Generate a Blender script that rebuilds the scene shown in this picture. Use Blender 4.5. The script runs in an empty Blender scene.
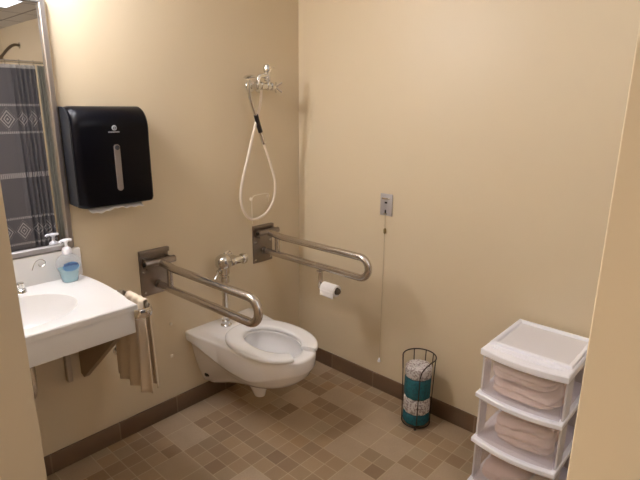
import bpy, bmesh, math, random
from mathutils import Vector, Matrix, noise
S = bpy.context.scene
COL = S.collection
PI = math.pi
sin, cos = math.sin, math.cos

# ------------------------------------------------------------------ materials
def mat(name, col, rough=.5, metal=0., **k):
    m = bpy.data.materials.new(name); m.use_nodes = True
    b = m.node_tree.nodes['Principled BSDF']
    b.inputs['Base Color'].default_value = (*col, 1)
    b.inputs['Roughness'].default_value = rough
    b.inputs['Metallic'].default_value = metal
    for a, v in k.items(): b.inputs[a.replace('_', ' ')].default_value = v
    return m
class N:
    """tiny node-building helper"""
    def __init__(s, m): s.t = m.node_tree; s.b = s.t.nodes['Principled BSDF']
    def new(s, typ, **k):
        n = s.t.nodes.new(typ)
        for a, v in k.items(): setattr(n, a, v)
        return n
    def put(s, inp, v):
        if isinstance(v, bpy.types.NodeSocket): s.t.links.new(v, inp)
        else: inp.default_value = v
    def m(s, op, a, b=0., c=0.):
        n = s.new('ShaderNodeMath', operation=op)
        s.put(n.inputs[0], a); s.put(n.inputs[1], b); s.put(n.inputs[2], c)
        return n.outputs[0]
    def mix(s, f, a, b):
        n = s.new('ShaderNodeMix', data_type='RGBA')
        s.put(n.inputs[0], f); s.put(n.inputs[6], a); s.put(n.inputs[7], b)
        return n.outputs[2]
    def comb(s, x, y, z=0.):
        n = s.new('ShaderNodeCombineXYZ')
        s.put(n.inputs[0], x); s.put(n.inputs[1], y); s.put(n.inputs[2], z)
        return n.outputs[0]
    def coord(s):
        return s.new('ShaderNodeTexCoord').outputs['Object']
    def sep(s, v):
        n = s.new('ShaderNodeSeparateXYZ'); s.put(n.inputs[0], v); return n.outputs
    def noise(s, v, scale, detail=3.):
        n = s.new('ShaderNodeTexNoise'); s.put(n.inputs['Vector'], v)
        n.inputs['Scale'].default_value = scale; n.inputs['Detail'].default_value = detail
        return n.outputs['Fac']
    def white(s, v):
        n = s.new('ShaderNodeTexWhiteNoise', noise_dimensions='3D'); s.put(n.inputs[0], v)
        return n.outputs[0]
    def ramp(s, f, stops):
        n = s.new('ShaderNodeValToRGB'); s.put(n.inputs[0], f)
        e = n.color_ramp.elements
        while len(e) < len(stops): e.new(1)
        for q, (p, c) in zip(e, stops): q.position = p; q.color = (*c, 1)
        return n.outputs[0]
    def bump(s, h, strength=.2, dist=.002):
        n = s.new('ShaderNodeBump'); s.put(n.inputs['Height'], h)
        n.inputs['Strength'].default_value = strength; n.inputs['Distance'].default_value = dist
        s.t.links.new(n.outputs[0], s.b.inputs['Normal'])
    def color(s, v): s.put(s.b.inputs['Base Color'], v)

def noisy(name, c1, c2, scale, rough=.6, bump=.1, dist=.001, metal=0., **k):
    m = mat(name, c1, rough, metal, **k); n = N(m); f = n.noise(n.coord(), scale)
    n.color(n.mix(f, (*c1, 1), (*c2, 1)))
    if bump: n.bump(f, bump, dist)
    return m

WALL = noisy('wall_paint', (.71, .60, .425), (.685, .575, .405), 2.0, .45, 0)
_n = N(WALL); _n.bump(_n.noise(_n.coord(), 220, 2), .12, .0006)
JAMB = WALL
PORC = mat('porcelain', (.87, .85, .84), .12, Coat_Weight=.4, Coat_Roughness=.05)
SEAT = mat('seat_plastic', (.86, .85, .84), .22)
MARBLE = noisy('cultured_marble', (.78, .77, .76), (.75, .735, .72), 3, .22, 0)
STEEL = noisy('brushed_steel', (.62, .57, .53), (.54, .49, .45), 60, .25, .05, .0004, 1.)
PLATE = noisy('steel_plate', (.36, .31, .27), (.26, .22, .19), 25, .33, .1, .0006, 1.)
CHROME = mat('chrome', (.72, .70, .67), .12, 1.)
DARKM = mat('dark_metal', (.05, .045, .04), .4, .8)
BLACK = mat('black_plastic', (.002, .002, .0045), .32, Specular_IOR_Level=.16)
BLACK2 = mat('charcoal_plastic', (.022, .025, .032), .35)
SMOKE = mat('smoked_window', (.24, .20, .18), .15)
LOGO = mat('grey_print', (.30, .31, .34), .5)
PAPER = noisy('paper', (.86, .83, .81), (.80, .77, .75), 90, .9, .3, .001)
CORE = mat('cardboard_core', (.05, .035, .025), .8)
WHITEP = mat('white_plastic', (.93, .93, .99), .3)
HOSE = mat('cream_hose', (.80, .70, .58), .3)
GRIP = mat('black_grip', (.012, .008, .008), .4)
SCREW = mat('wall_anchor', (.84, .76, .62), .4)
CORD = mat('cord', (.52, .42, .27), .7)
AMBER = mat('amber_bead', (.25, .17, .05), .4)
SWITCH = mat('switch_grey', (.50, .47, .47), .35, .3)
WOODB = mat('bracket_paint', (.40, .30, .19), .6)
TOWEL = noisy('terry_towel', (.78, .67, .53), (.72, .60, .46), 300, .95, .5, .001)
WIRE = mat('bronze_wire', (.07, .048, .035), .35, .8)
PIPE = mat('pale_pipe', (.55, .46, .35), .4)
TILEC = mat('light_fixture_metal', (.7, .7, .7), .3, .6)
LINER = mat('pale_liner', (.36, .37, .34), .5)

def emit(name, col, st):
    m = bpy.data.materials.new(name); m.use_nodes = True
    t = m.node_tree; t.nodes.remove(t.nodes['Principled BSDF'])
    e = t.nodes.new('ShaderNodeEmission'); e.inputs[0].default_value = (*col, 1); e.inputs[1].default_value = st
    t.links.new(e.outputs[0], t.nodes['Material Output'].inputs[0]); return m
VANITY = emit('vanity_diffuser', (.98, .99, 1.07), 35)
PANEL = emit('ceiling_diffuser', (.98, .98, 1.), 1.25)
HALL_FILL = emit('hall_fill_emitter', (1., .98, 1.), 6.6)  # emission of the added hallway fill light

SHOWER_FILL = emit('shower_fill_emitter', (1., .97, 1.), 22)  # emission of the added fill light behind the curtain
SPIN = mat('dark_bronze', (.16, .125, .09), .35, .7)
MIRR = mat('mirror_glass', (.86, .87, .88), .01, 1.)

def plastic_clear(name, col, tr, rough=.25):
    m = bpy.data.materials.new(name); m.use_nodes = True
    t = m.node_tree; b = t.nodes['Principled BSDF']
    b.inputs['Base Color'].default_value = (*col, 1); b.inputs['Roughness'].default_value = rough
    x = t.nodes.new('ShaderNodeMixShader'); tp = t.nodes.new('ShaderNodeBsdfTransparent')
    tp.inputs[0].default_value = (.97, .96, .97, 1)
    x.inputs[0].default_value = tr
    t.links.new(b.outputs[0], x.inputs[1]); t.links.new(tp.outputs[0], x.inputs[2])
    t.links.new(x.outputs[0], t.nodes['Material Output'].inputs[0]); return m
CLEAR = plastic_clear('drawer_clear', (.95, .93, .94), .83)
TUB = plastic_clear('tub_clear', (.9, .88, .9), .965)
FROST = plastic_clear('frosted_plastic', (.90, .88, .89), .28, .35)
BOTTLE = plastic_clear('bottle_clear', (.75, .82, .86), .80, .06)
LIQUID = plastic_clear('blue_soap', (.38, .72, .80), .45, .1)
LABELM = plastic_clear('bottle_label', (.16, .34, .62), .25, .3)
NAVY = mat('navy_print', (.02, .04, .22), .4)

# floor tile: 8 cm mosaic with merged 16 cm tiles
def floor_material():
    m = mat('mosaic_floor', (0.695, 0.500, 0.362), .42); n = N(m); x, y, z = n.sep(n.coord())
    P = .08
    gx = n.m('DIVIDE', n.m('SUBTRACT', x, .016), P); gy = n.m('DIVIDE', n.m('SUBTRACT', y, .014), P)
    cx, cy = n.m('FLOOR', gx), n.m('FLOOR', gy)
    hx, hy = n.m('MULTIPLY', gx, .5), n.m('MULTIPLY', gy, .5)
    bx, by = n.m('FLOOR', hx), n.m('FLOOR', hy)
    rb = n.white(n.comb(bx, by, 3.7)); big = n.m('GREATER_THAN', rb, .50)
    rc = n.white(n.comb(cx, cy, 9.1)); rB = n.white(n.comb(bx, by, 21.3))
    def edge(fx, fy, w):
        def one(f):
            fr = n.m('FRACT', f); return n.m('MINIMUM', fr, n.m('SUBTRACT', 1., fr))
        return n.m('LESS_THAN', n.m('MINIMUM', one(fx), one(fy)), w)
    es = edge(gx, gy, .028); eb = edge(hx, hy, .014)
    g = n.m('ADD', n.m('MULTIPLY', big, eb), n.m('MULTIPLY', n.m('SUBTRACT', 1., big), es))
    r = n.m('ADD', n.m('MULTIPLY', big, rB), n.m('MULTIPLY', n.m('SUBTRACT', 1., big), rc))
    small = n.ramp(r, [(0, (0.219, 0.125, 0.067)), (.25, (0.336, 0.213, 0.122)), (.5, (0.485, 0.337, 0.201)), (.72, (0.266, 0.170, 0.096)), (.86, (0.471, 0.368, 0.244)), (.97, (0.428, 0.266, 0.133))])
    large = n.ramp(r, [(0, (0.510, 0.387, 0.266)), (.35, (0.417, 0.301, 0.193)), (.6, (0.602, 0.463, 0.326)), (.85, (0.464, 0.350, 0.242)), (1, (0.544, 0.400, 0.252))])
    c = n.mix(big, small, large)
    nz = n.noise(n.coord(), 9, 4); c = n.mix(n.m('MULTIPLY_ADD', nz, .6, .02), c, (0.352, 0.279, 0.186, 1))
    nf = n.noise(n.coord(), 120, 2)
    c = n.mix(n.m('MULTIPLY', nf, .35), c, (0.252, 0.171, 0.104, 1))
    c = n.mix(n.m('MULTIPLY', g, .42), c, (0.623, 0.515, 0.358, 1))
    n.color(c); n.bump(n.m('SUBTRACT', n.m('MULTIPLY', nf, .25), g), .35, .0012)
    rr = n.m('MULTIPLY_ADD', nz, .3, .32); n.put(n.b.inputs['Roughness'], rr)
    return m
FLOOR = floor_material()

def base_material():
    m = mat('base_tile', (0.128, 0.073, 0.036), .4); n = N(m); x, y, z = n.sep(n.coord())
    s = n.m('ADD', x, y)                                   # runs along either wall
    g = n.m('DIVIDE', n.m('ADD', s, .317), .322); f = n.m('FRACT', g)
    seam = n.m('LESS_THAN', n.m('MINIMUM', f, n.m('SUBTRACT', 1., f)), .011)
    r = n.white(n.comb(n.m('FLOOR', g), 2., 5.))
    c = n.ramp(r, [(0, (0.123, 0.069, 0.038)), (.5, (0.166, 0.099, 0.055)), (1, (0.213, 0.133, 0.078))])
    nz = n.noise(n.coord(), 14, 4); c = n.mix(n.m('MULTIPLY', nz, .5), c, (.12, .075, .048, 1))
    c = n.mix(n.m('MULTIPLY', seam, .6), c, (.27, .19, .13, 1))
    n.color(c); n.bump(n.m('SUBTRACT', nz, seam), .2, .001); return m
BASE = base_material()

def ceiling_material():
    m = mat('drop_ceiling', (.62, .60, .62), .9); n = N(m); x, y, z = n.sep(n.coord())
    def one(v, off, w):
        f = n.m('FRACT', n.m('DIVIDE', n.m('ADD', v, off), .61))
        return n.m('LESS_THAN', n.m('MINIMUM', f, n.m('SUBTRACT', 1., f)), w)
    g = n.m('MAXIMUM', one(x, .20, .016), one(y, .1, .016))
    nz = n.noise(n.coord(), 150, 2)
    c = n.mix(nz, (.78, .77, .78, 1), (.70, .69, .70, 1))
    n.color(n.mix(g, c, (.30, .29, .32, 1))); return m
CEIL = ceiling_material()

def curtain_material():
    m = mat('curtain_cloth', (.15, .13, .155), .85); n = N(m); x, y, z = n.sep(n.coord())
    s_ = n.m('ADD', x, n.m('MULTIPLY', n.m('MAXIMUM', n.m('ADD', x, .38), 0.), .8))
    def absd(a, b): return n.m('ABSOLUTE', n.m('SUBTRACT', a, b))
    def line(zc, w): return n.m('LESS_THAN', absd(z, zc), w)
    def diamonds(zc, half):
        fx = n.m('ABSOLUTE', n.m('SUBTRACT', n.m('FRACT', n.m('DIVIDE', n.m('ADD', s_, .49 + .17 * 10.5), .17)), .5))
        d = n.m('ADD', n.m('MULTIPLY', fx, 2.), n.m('DIVIDE', absd(z, zc), half))
        ring = n.m('LESS_THAN', n.m('FRACT', n.m('MULTIPLY', d, 3.)), .38)
        return n.m('MULTIPLY', ring, n.m('LESS_THAN', d, 1.02))
    dots = n.m('LESS_THAN', n.m('FRACT', n.m('DIVIDE', s_, .018)), .6)
    L_ = 0.
    for zc, w in ((1.605, .012), (1.33, .012), (.89, .026), (.44, .012), (.16, .012)):
        l = line(zc, w); L_ = n.m('MAXIMUM', l, L_) if L_ != 0. else l
    L_ = n.m('MULTIPLY', L_, dots)
    f = n.m('MAXIMUM', L_, n.m('MAXIMUM', diamonds(1.465, .115), diamonds(.30, .115)))
    f = n.m('MAXIMUM', f, n.m('GREATER_THAN', z, 1.965))
    wv = n.m('LESS_THAN', n.m('FRACT', n.m('DIVIDE', z, .006)), .75)
    f = n.m('MULTIPLY', n.m('MULTIPLY', f, wv), .85)
    n.color(n.mix(f, (.175, .172, .195, 1), (.80, .79, .80, 1))); return m
CURT = curtain_material()

def roll_material(name, c, spk):
    m = mat(name, c, .6); n = N(m); f = n.noise(n.coord(), 90, 3)
    f = n.m('GREATER_THAN', f, .53)
    n.color(n.mix(f, (*c, 1), (*spk, 1))); n.bump(n.noise(n.coord(), 40), .4, .002); return m
ROLLW = roll_material('printed_white_wrap', (.66, .62, .60), (.34, .28, .27))
ROLLT = roll_material('teal_wrap', (.010, .125, .155), (.012, .085, .11))
CLOTH = [noisy('pink_beige_cloth', (.94, .82, .74), (.80, .62, .52), 40, .95, .5, .004),
         noisy('blush_cloth', (.95, .82, .75), (.80, .62, .53), 30, .95, .5, .004),
         noisy('rose_speckled_cloth', (.70, .50, .43), (.88, .72, .65), 160, .95, .6, .004)]

# ------------------------------------------------------------------ mesh helpers
def link(name, bm, m, parent=None, smooth=True, angle=.6):
    bm.normal_update()
    bmesh.ops.recalc_face_normals(bm, faces=bm.faces)
    me = bpy.data.meshes.new(name); bm.to_mesh(me); bm.free()
    for p in me.polygons: p.use_smooth = smooth
    if smooth and angle: me.set_sharp_from_angle(angle=angle)
    o = bpy.data.objects.new(name, me); COL.objects.link(o)
    for q in (m if isinstance(m, (list, tuple)) else [m]): me.materials.append(q)
    if parent: o.parent = parent; o.matrix_parent_inverse = Matrix.Translation(-parent.location) if parent.type == 'EMPTY' else Matrix()
    return o
def child_offset(o): pass
def tag(o, label, cat, group=None):
    o['label'] = label; o['category'] = cat
    if group: o['group'] = group
    return o
def thing(name, label, cat, loc, group=None):
    o = bpy.data.objects.new(name, None); COL.objects.link(o); o.location = loc
    o.empty_display_size = .05
    return tag(o, label, cat, group)
def struct(o): o['kind'] = 'structure'; return o
def box(bm, x0, x1, y0, y1, z0, z1, bev=0, seg=2):
    r = bmesh.ops.create_cube(bm, size=1)
    vs = r['verts']
    for v in vs:
        v.co = Vector((x0 + (v.co.x + .5) * (x1 - x0), y0 + (v.co.y + .5) * (y1 - y0), z0 + (v.co.z + .5) * (z1 - z0)))
    if bev:
        es = list({e for v in vs for e in v.link_edges})
        bmesh.ops.bevel(bm, geom=es, offset=bev, segments=seg, affect='EDGES', profile=.5)
def B(name, m, dims, parent=None, bev=0, seg=2):
    bm = bmesh.new(); box(bm, *dims, bev, seg); return link(name, bm, m, parent)
def loft(bm, rings, cap0=True, cap1=True, closed=True):
    R_ = [[bm.verts.new(p) for p in r] for r in rings]; n = len(R_[0])
    for a, b in zip(R_, R_[1:]):
        for i in range(n if closed else n - 1):
            j = (i + 1) % n; bm.faces.new((a[i], a[j], b[j], b[i]))
    if cap0: bm.faces.new(list(reversed(R_[0])))
    if cap1: bm.faces.new(R_[-1])
    return R_
def lathe(bm, prof, M=None, seg=24):
    """prof = [(r, h)]; axis +z, then transformed by M"""
    M = M or Matrix()
    rings = [[M @ Vector((max(r, 1e-4) * cos(2 * PI * i / seg), max(r, 1e-4) * sin(2 * PI * i / seg), h)) for i in range(seg)] for r, h in prof]
    loft(bm, rings)
def axis(p, d):
    """matrix placing +z along d at p"""
    return Matrix.Translation(Vector(p)) @ Vector(d).to_track_quat('Z', 'Y').to_matrix().to_4x4()
def cyl(bm, p0, p1, r, bev=0, seg=20):
    p0, p1 = Vector(p0), Vector(p1); L = (p1 - p0).length; b = min(bev, L / 2, r)
    pr = [(r, 0), (r, L)] if not b else [(r - b, 0), (r - b * .3, b * .3), (r, b), (r, L - b), (r - b * .3, L - b * .3), (r - b, L)]
    lathe(bm, pr, axis(p0, p1 - p0), seg)
def smooth_path(pts, n=8):
    P = [Vector(p) for p in pts]; out = []
    for i in range(len(P) - 1):
        a, b, c, d = P[max(i - 1, 0)], P[i], P[i + 1], P[min(i + 2, len(P) - 1)]
        for k in range(n):
            t = k / n
            out.append(.5 * ((2 * b) + (c - a) * t + (2 * a - 5 * b + 4 * c - d) * t * t + (3 * b - a - 3 * c + d) * t ** 3))
    out.append(P[-1]); return out
def tube(bm, path, r, seg=14, closed=False):
    P = [Vector(p) for p in path]; n = len(P); rings = []
    up = None
    for i, p in enumerate(P):
        if closed: t = P[(i + 1) % n] - P[i - 1]
        else: t = P[min(i + 1, n - 1)] - P[max(i - 1, 0)]
        t.normalize()
        if up is None: up = t.orthogonal().normalized()
        up = (up - t * up.dot(t)).normalized(); s = t.cross(up)
        rr = r(i / (n - 1)) if callable(r) else r
        rings.append([p + (up * cos(2 * PI * k / seg) + s * sin(2 * PI * k / seg)) * rr for k in range(seg)])
    if closed:
        R_ = loft(bm, rings, False, False)
        # find best twist to close
        a, b = R_[-1], R_[0]
        k0 = min(range(seg), key=lambda k: (a[0].co - b[k].co).length)
        for k in range(seg): bm.faces.new((a[k], a[(k + 1) % seg], b[(k0 + k + 1) % seg], b[(k0 + k) % seg]))
    else: loft(bm, rings)
def T(name, m, path, r, parent=None, seg=14, closed=False, smooth=0):
    bm = bmesh.new(); tube(bm, smooth_path(path, smooth) if smooth else path, r, seg, closed); return link(name, bm, m, parent, angle=1.0)

# ------------------------------------------------------------------ room
XW, YE, ZC = -1.96, -5.2, 2.50
XO = -2.08                                    # outer face of the door wall
HX = -3.6                                     # hallway far wall
bm = bmesh.new(); box(bm, HX - .1, .1, YE - .1, .1, -.05, 0); struct(link('floor', bm, FLOOR, smooth=False))
bm = bmesh.new(); box(bm, HX - .1, .1, YE - .1, .1, ZC, ZC + .05); struct(link('ceiling', bm, CEIL, smooth=False))
bm = bmesh.new(); box(bm, HX - .1, .1, 0, .1, 0, ZC); struct(link('wall_back', bm, WALL, smooth=False))
bm = bmesh.new(); box(bm, 0, .1, YE, 0, 0, ZC); struct(link('wall_right', bm, WALL, smooth=False))
bm = bmesh.new(); box(bm, HX - .1, .1, YE - .1, YE, 0, ZC); struct(link('wall_shower', bm, WALL, smooth=False))
bm = bmesh.new()
box(bm, XO, XW, -1.30, 0, 0, ZC); struct(link('wall_door_side', bm, JAMB, smooth=False))
bm = bmesh.new(); box(bm, XO, XW, YE, -2.1664, 0, ZC, .0003); struct(link('wall_near', bm, JAMB, smooth=False))
bm = bmesh.new(); box(bm, XO, XW, -2.1664, -1.30, 2.12, ZC); struct(link('wall_lintel', bm, JAMB, smooth=False))
bm = bmesh.new(); box(bm, HX - .1, HX, YE, 0, 0, ZC); struct(link('wall_hall', bm, WALL, smooth=False))
def coved(name, x0, x1, y0, y1, side):
    bm = bmesh.new(); box(bm, x0, x1, y0, y1, 0, .098, .004); return struct(link(name, bm, BASE))
coved('baseboard_back', XW, 0, -.012, 0, 0)
coved('baseboard_right', -.012, 0, YE, -.012, 0)

# ------------------------------------------------------------------ lights in the room, plus added hall and shower fill lights
t = thing('vanity_light', 'wall light bar with two white globes mounted above the mirror', 'light', (-1.66, 0, 2.10))
B('backplate', TILEC, (-1.93, -1.36, -.03, 0, 2.15, 2.25), t, .004)
for gx_ in (-1.86, -1.57):
    bm = bmesh.new(); lathe(bm, [(.032, 0), (.030, .012), (.022, .02), (.022, .085), (.038, .09), (.040, .098)], axis((gx_, -.028, 2.20), (0, -1, 0))); h_ = link('lamp_holder', bm, TILEC, t)
    bm = bmesh.new(); lathe(bm, [(.030, .092)] + [(.066 * sin(a), .152 - .066 * cos(a)) for a in [.48 + (PI - .48) * k / 12 for k in range(13)]], axis((gx_, -.028, 2.20), (0, -1, 0)), 28); link('globe', bm, VANITY, t)
t = thing('ceiling_light', 'white wraparound ceiling light over the bathroom, seen in the mirror', 'light', (-.85, -2.7, ZC))
B('frame', TILEC, (-1.16, -.54, -3.02, -1.8, ZC - .012, ZC - .001), t, .002)
B('diffuser', PANEL, (-1.13, -.57, -2.99, -1.83, ZC - .085, ZC - .0125), t, .02, 3)
t = thing('ceiling_light', 'unseen fill panel added on the hallway ceiling to light the doorway wall', 'light', (-3.0, -.64, ZC))  # added lamp, placed to light the outer face of wall_near
B('frame', TILEC, (-3.3, -2.68, -1.25, -.03, ZC - .012, ZC - .001), t, .002)
B('diffuser', HALL_FILL, (-3.27, -2.71, -1.22, -.06, ZC - .018, ZC - .0125), t)

t = thing('ceiling_light', 'unseen round fill light added behind the curtain to brighten the shower ceiling', 'light', (-1.3, -4.5, ZC))  # invented lamp, lifts the ceiling and wall reflected in the mirror
bm = bmesh.new(); lathe(bm, [(.16, 0), (.16, .02), (.15, .022)], axis((-1.3, -4.5, ZC - .001), (0, 0, -1)), 32); link('frame', bm, TILEC, t)
bm = bmesh.new(); lathe(bm, [(.14, .022), (.14, .05), (.12, .075), (.06, .09), (.01, .093)], axis((-1.3, -4.5, ZC - .001), (0, 0, -1)), 32); link('diffuser', bm, SHOWER_FILL, t)

# ------------------------------------------------------------------ mirror
t = thing('wall_mirror', 'tall steel-framed mirror on the wall above the white sink', 'mirror', (-1.665, 0, 1.05))
mx0, mx1, mz0, mz1 = -1.935, -1.383, 1.026, 2.01
B('glass', MIRR, (mx0 + .02, mx1 - .02, -.008, -.002, mz0 + .02, mz1 - .02), t)
bm = bmesh.new()
def frame_ring(off, y):
    return [Vector((mx0 + off, y, mz0 + off)), Vector((mx1 - off, y, mz0 + off)), Vector((mx1 - off, y, mz1 - off)), Vector((mx0 + off, y, mz1 - off))]
rs = [frame_ring(0, 0), frame_ring(0, -.020), frame_ring(.004, -.024), frame_ring(.020, -.024), frame_ring(.022, -.022), frame_ring(.023, -.0085)]
R_ = loft(bm, rs, False, False)
FR = mat('mirror_frame_steel', (.50, .47, .46), .28, 1.)
link('frame', bm, FR, t, smooth=False)

# ------------------------------------------------------------------ things seen in the mirror
YC = -3.7
tag(T('curtain_rod', CHROME, [(XW, YC, 2.03), (0, YC, 2.03)], .014), 'straight metal rod carrying the grey shower curtain', 'curtain rod')
bm = bmesh.new()
nx, nz = 300, 40; rows = []
for k in range(nz + 1):
    z = 2.0 - (2.0 - .08) * k / nz; row = []
    for i in range(nx + 1):
        u = i / nx; x = -1.93 + (1.93 - .16) * u
        gat = min(1, max(0, (x + .44) / .05)); amp = .005 + .030 * gat
        ph = u * 2 * PI * 5 + max(0, x + .40) * 125
        amp *= .6 + .4 * k / nz
        row.append(bm.verts.new((x, YC + .0 + amp * sin(ph) + .01 * sin(ph * .37 + z), z)))
    rows.append(row)
for a, b in zip(rows, rows[1:]):
    for i in range(nx): bm.faces.new((a[i], a[i + 1], b[i + 1], b[i]))
cur = link('shower_curtain', bm, CURT, angle=None)
sm = cur.modifiers.new('s', 'SOLIDIFY'); sm.thickness = .002
tag(cur, 'dark grey shower curtain with white diamond bands, seen in the mirror', 'shower curtain')
for k in range(14):
    x = -1.9 + k * (1.72 / 13)
    bm = bmesh.new(); tube(bm, [(x, YC + .020 * cos(a), 2.028 + .024 * sin(a) - .003) for a in [2 * PI * q / 14 for q in range(14)]], .003, 6, True); link('ring', bm, CHROME, cur)

bm = bmesh.new(); rows = []
for k in range(9):
    z = 2.0 - 1.9 * k / 8
    rows.append([bm.verts.new((-.16 + .15 * i / 60, YC + .03 + .022 * sin(i * .62) + .004 * k / 8, z)) for i in range(61)])
for a, b in zip(rows, rows[1:]):
    for i in range(60): bm.faces.new((a[i], a[i + 1], b[i + 1], b[i]))
ln = link('shower_liner', bm, LINER, angle=None); sm = ln.modifiers.new('s', 'SOLIDIFY'); sm.thickness = .002
tag(ln, 'pale grey liner gathered at the end of the shower curtain', 'curtain liner')
t = thing('shower_fixture', 'metal shower head on a bent arm, seen high in the mirror', 'shower head', (0, -4.58, 2.27))
bm = bmesh.new(); lathe(bm, [(.035, 0), (.035, .006), (.012, .014)], axis((0, -4.58, 2.27), (-1, 0, 0))); link('wall_flange', bm, CHROME, t)
T('arm', SPIN, [(-.005, -4.58, 2.27), (-.06, -4.58, 2.27), (-.12, -4.58, 2.23), (-.19, -4.58, 2.15)], .016, t, smooth=6)
bm = bmesh.new(); lathe(bm, [(.012, 0), (.016, .01), (.016, .03), (.038, .065), (.040, .08), (.036, .084)], axis((-.18, -4.58, 2.16), (-.7, 0, -.75))); link('spray_head', bm, SPIN, t)

# ------------------------------------------------------------------ sink
SX0, SX1, SY, SZ = -1.958, -1.367, -.51, .90
t = thing('bathroom_sink', 'white sink counter with oval bowl and backsplash under the mirror', 'sink', (-1.66, 0, .78))
bm = bmesh.new()
bc = Vector((-1.69, -.275)); ba, bb = .190, .165; NN = 96
def rect_pt(a):
    # point on the counter outline in direction a from bowl centre
    d = Vector((cos(a), sin(a))); ts = []
    for s, lim, k in ((d.x, SX1 - bc.x, 0), (d.x, SX0 - bc.x, 0), (d.y, 0 - bc.y, 1), (d.y, SY - bc.y, 1)):
        if abs(s) > 1e-6 and lim / s > 0: ts.append(lim / s)
    p = bc + d * min(ts)
    if abs(p.x - SX1) < 1e-4:                       # the free end swells gently, as in the photo
        p.x += .016 * max(0, sin(PI * min(1, max(0, (-p.y - .03) / .40)))) ** .6
    return p
angs = sorted([2 * PI * i / NN for i in range(NN)] + [math.atan2(y - bc.y, x - bc.x) % (2 * PI) for x in (SX0, SX1) for y in (0, SY)])
def ring_out(z, inset=0):
    out = []
    for a in angs:
        p = rect_pt(a); p = Vector((min(max(p.x, SX0 + inset), p.x if p.x < SX1 - .001 else p.x - inset), max(min(p.y, -inset), SY + inset))); out.append(Vector((p.x, p.y, z)))
    return out
def ring_in(z, s): return [Vector((bc.x + ba * s * cos(a), bc.y + bb * s * sin(a), z)) for a in angs]
rings = [ring_out(.875), ring_out(SZ - .004), ring_out(SZ, .004), ring_in(SZ, 1.06), ring_in(SZ - .003, 1.0), ring_in(SZ - .02, .95), ring_in(SZ - .06, .86), ring_in(SZ - .10, .68), ring_in(SZ - .125, .42), ring_in(SZ - .132, .12),
         ring_in(SZ - .145, .12), ring_in(SZ - .145, .5), ring_in(SZ - .09, .95), ring_in(.875, 1.08)]
R_ = loft(bm, rings, False, False)
for i in range(len(angs)):
    j = (i + 1) % len(angs); bm.faces.new((R_[-1][i], R_[-1][j], R_[0][j], R_[0][i]))
link('counter', bm, MARBLE, t, angle=.5)
bm = bmesh.new(); box(bm, SX0, SX1 - .012, SY + .006, SY + .024, .785, .877, .003)
link('apron', bm, MARBLE, t)
B('side_apron', MARBLE, (SX1 - .03, SX1 - .012, SY + .024, -.003, .785, .877), t, .002)
B('backsplash', MARBLE, (SX0, SX1 + .006, -.022, -.001, SZ - .002, 1.022), t, .004, 3)
bm = bmesh.new(); lathe(bm, [(.026, 0), (.026, .003), (.018, .006), (.004, .006)], Matrix.Translation((bc.x, bc.y, SZ - .133))); link('drain', bm, CHROME, t)
# support brackets
for i, x in enumerate((-1.402, -1.80)):
    bm = bmesh.new()
    pr = [(-.002, .77), (-.002, .43), (-.03, .42), (-.40, .735), (-.40, .784), (-.002, .784)]
    loft(bm, [[Vector((x + s, y, z)) for y, z in pr] for s in (-.012, .012)])
    bmesh.ops.remove_doubles(bm, verts=bm.verts, dist=1e-5)
    link('bracket', bm, WOODB, t, smooth=False)
B('wall_cleat', PIPE, (-1.482, -1.460, -.03, -.001, .42, .78), t, .003)
t = thing('drain_pipe', 'drain pipe with curved trap below the white sink', 'pipe', (bc.x, 0, .5))
T('trap', CHROME, [(bc.x, bc.y, .752), (bc.x, bc.y, .60), (bc.x, bc.y + .02, .55), (bc.x, bc.y + .07, .53), (bc.x, bc.y + .12, .56), (bc.x, bc.y + .17, .60), (bc.x, -.005, .605)], .018, t, smooth=5)
bm = bmesh.new(); lathe(bm, [(.045, 0), (.042, .006), (.02, .01)], axis((bc.x, 0, .605), (0, -1, 0))); link('escutcheon', bm, CHROME, t)
t = thing('supply_valve', 'small shiny water stop valve on the wall under the sink end', 'valve', (-1.235, 0, .478))
bm = bmesh.new(); lathe(bm, [(.024, 0), (.022, .004), (.009, .006), (.009, .03), (.013, .031), (.013, .045), (.004, .047)], axis((-1.235, 0, .48), (0, -1, 0))); link('valve_body', bm, CHROME, t)
T('handle', CHROME, [(-1.235, -.04, .46), (-1.235, -.04, .50)], .006, t)
t = thing('faucet', 'chrome faucet at the back of the white sink', 'faucet', (bc.x, -.07, SZ))
bm = bmesh.new(); lathe(bm, [(.028, 0), (.026, .006), (.018, .012), (.016, .07), (.012, .078)], Matrix.Translation((bc.x, -.07, SZ))); link('body', bm, CHROME, t)
T('spout', CHROME, [(bc.x, -.07, SZ + .05), (bc.x, -.12, SZ + .075), (bc.x, -.17, SZ + .06), (bc.x, -.185, SZ + .035)], .010, t, smooth=6)
for s in (-1, 1):
    bm = bmesh.new(); lathe(bm, [(.02, 0), (.018, .01), (.010, .016), (.014, .03), (.012, .04)], Matrix.Translation((bc.x + s * .068, -.07, SZ))); link('handle', bm, CHROME, t)
w = T('stopper_chain', CHROME, [(-1.56, -.026, .965), (-1.552, -.026, .985), (-1.540, -.026, 1.000), (-1.522, -.026, 1.004), (-1.508, -.026, .992), (-1.512, -.026, .978), (-1.528, -.026, .974), (-1.535, -.026, .985)], .0016, seg=6, smooth=6)
tag(w, 'thin curled metal hook on the backsplash beside the soap bottle', 'hook')

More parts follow.
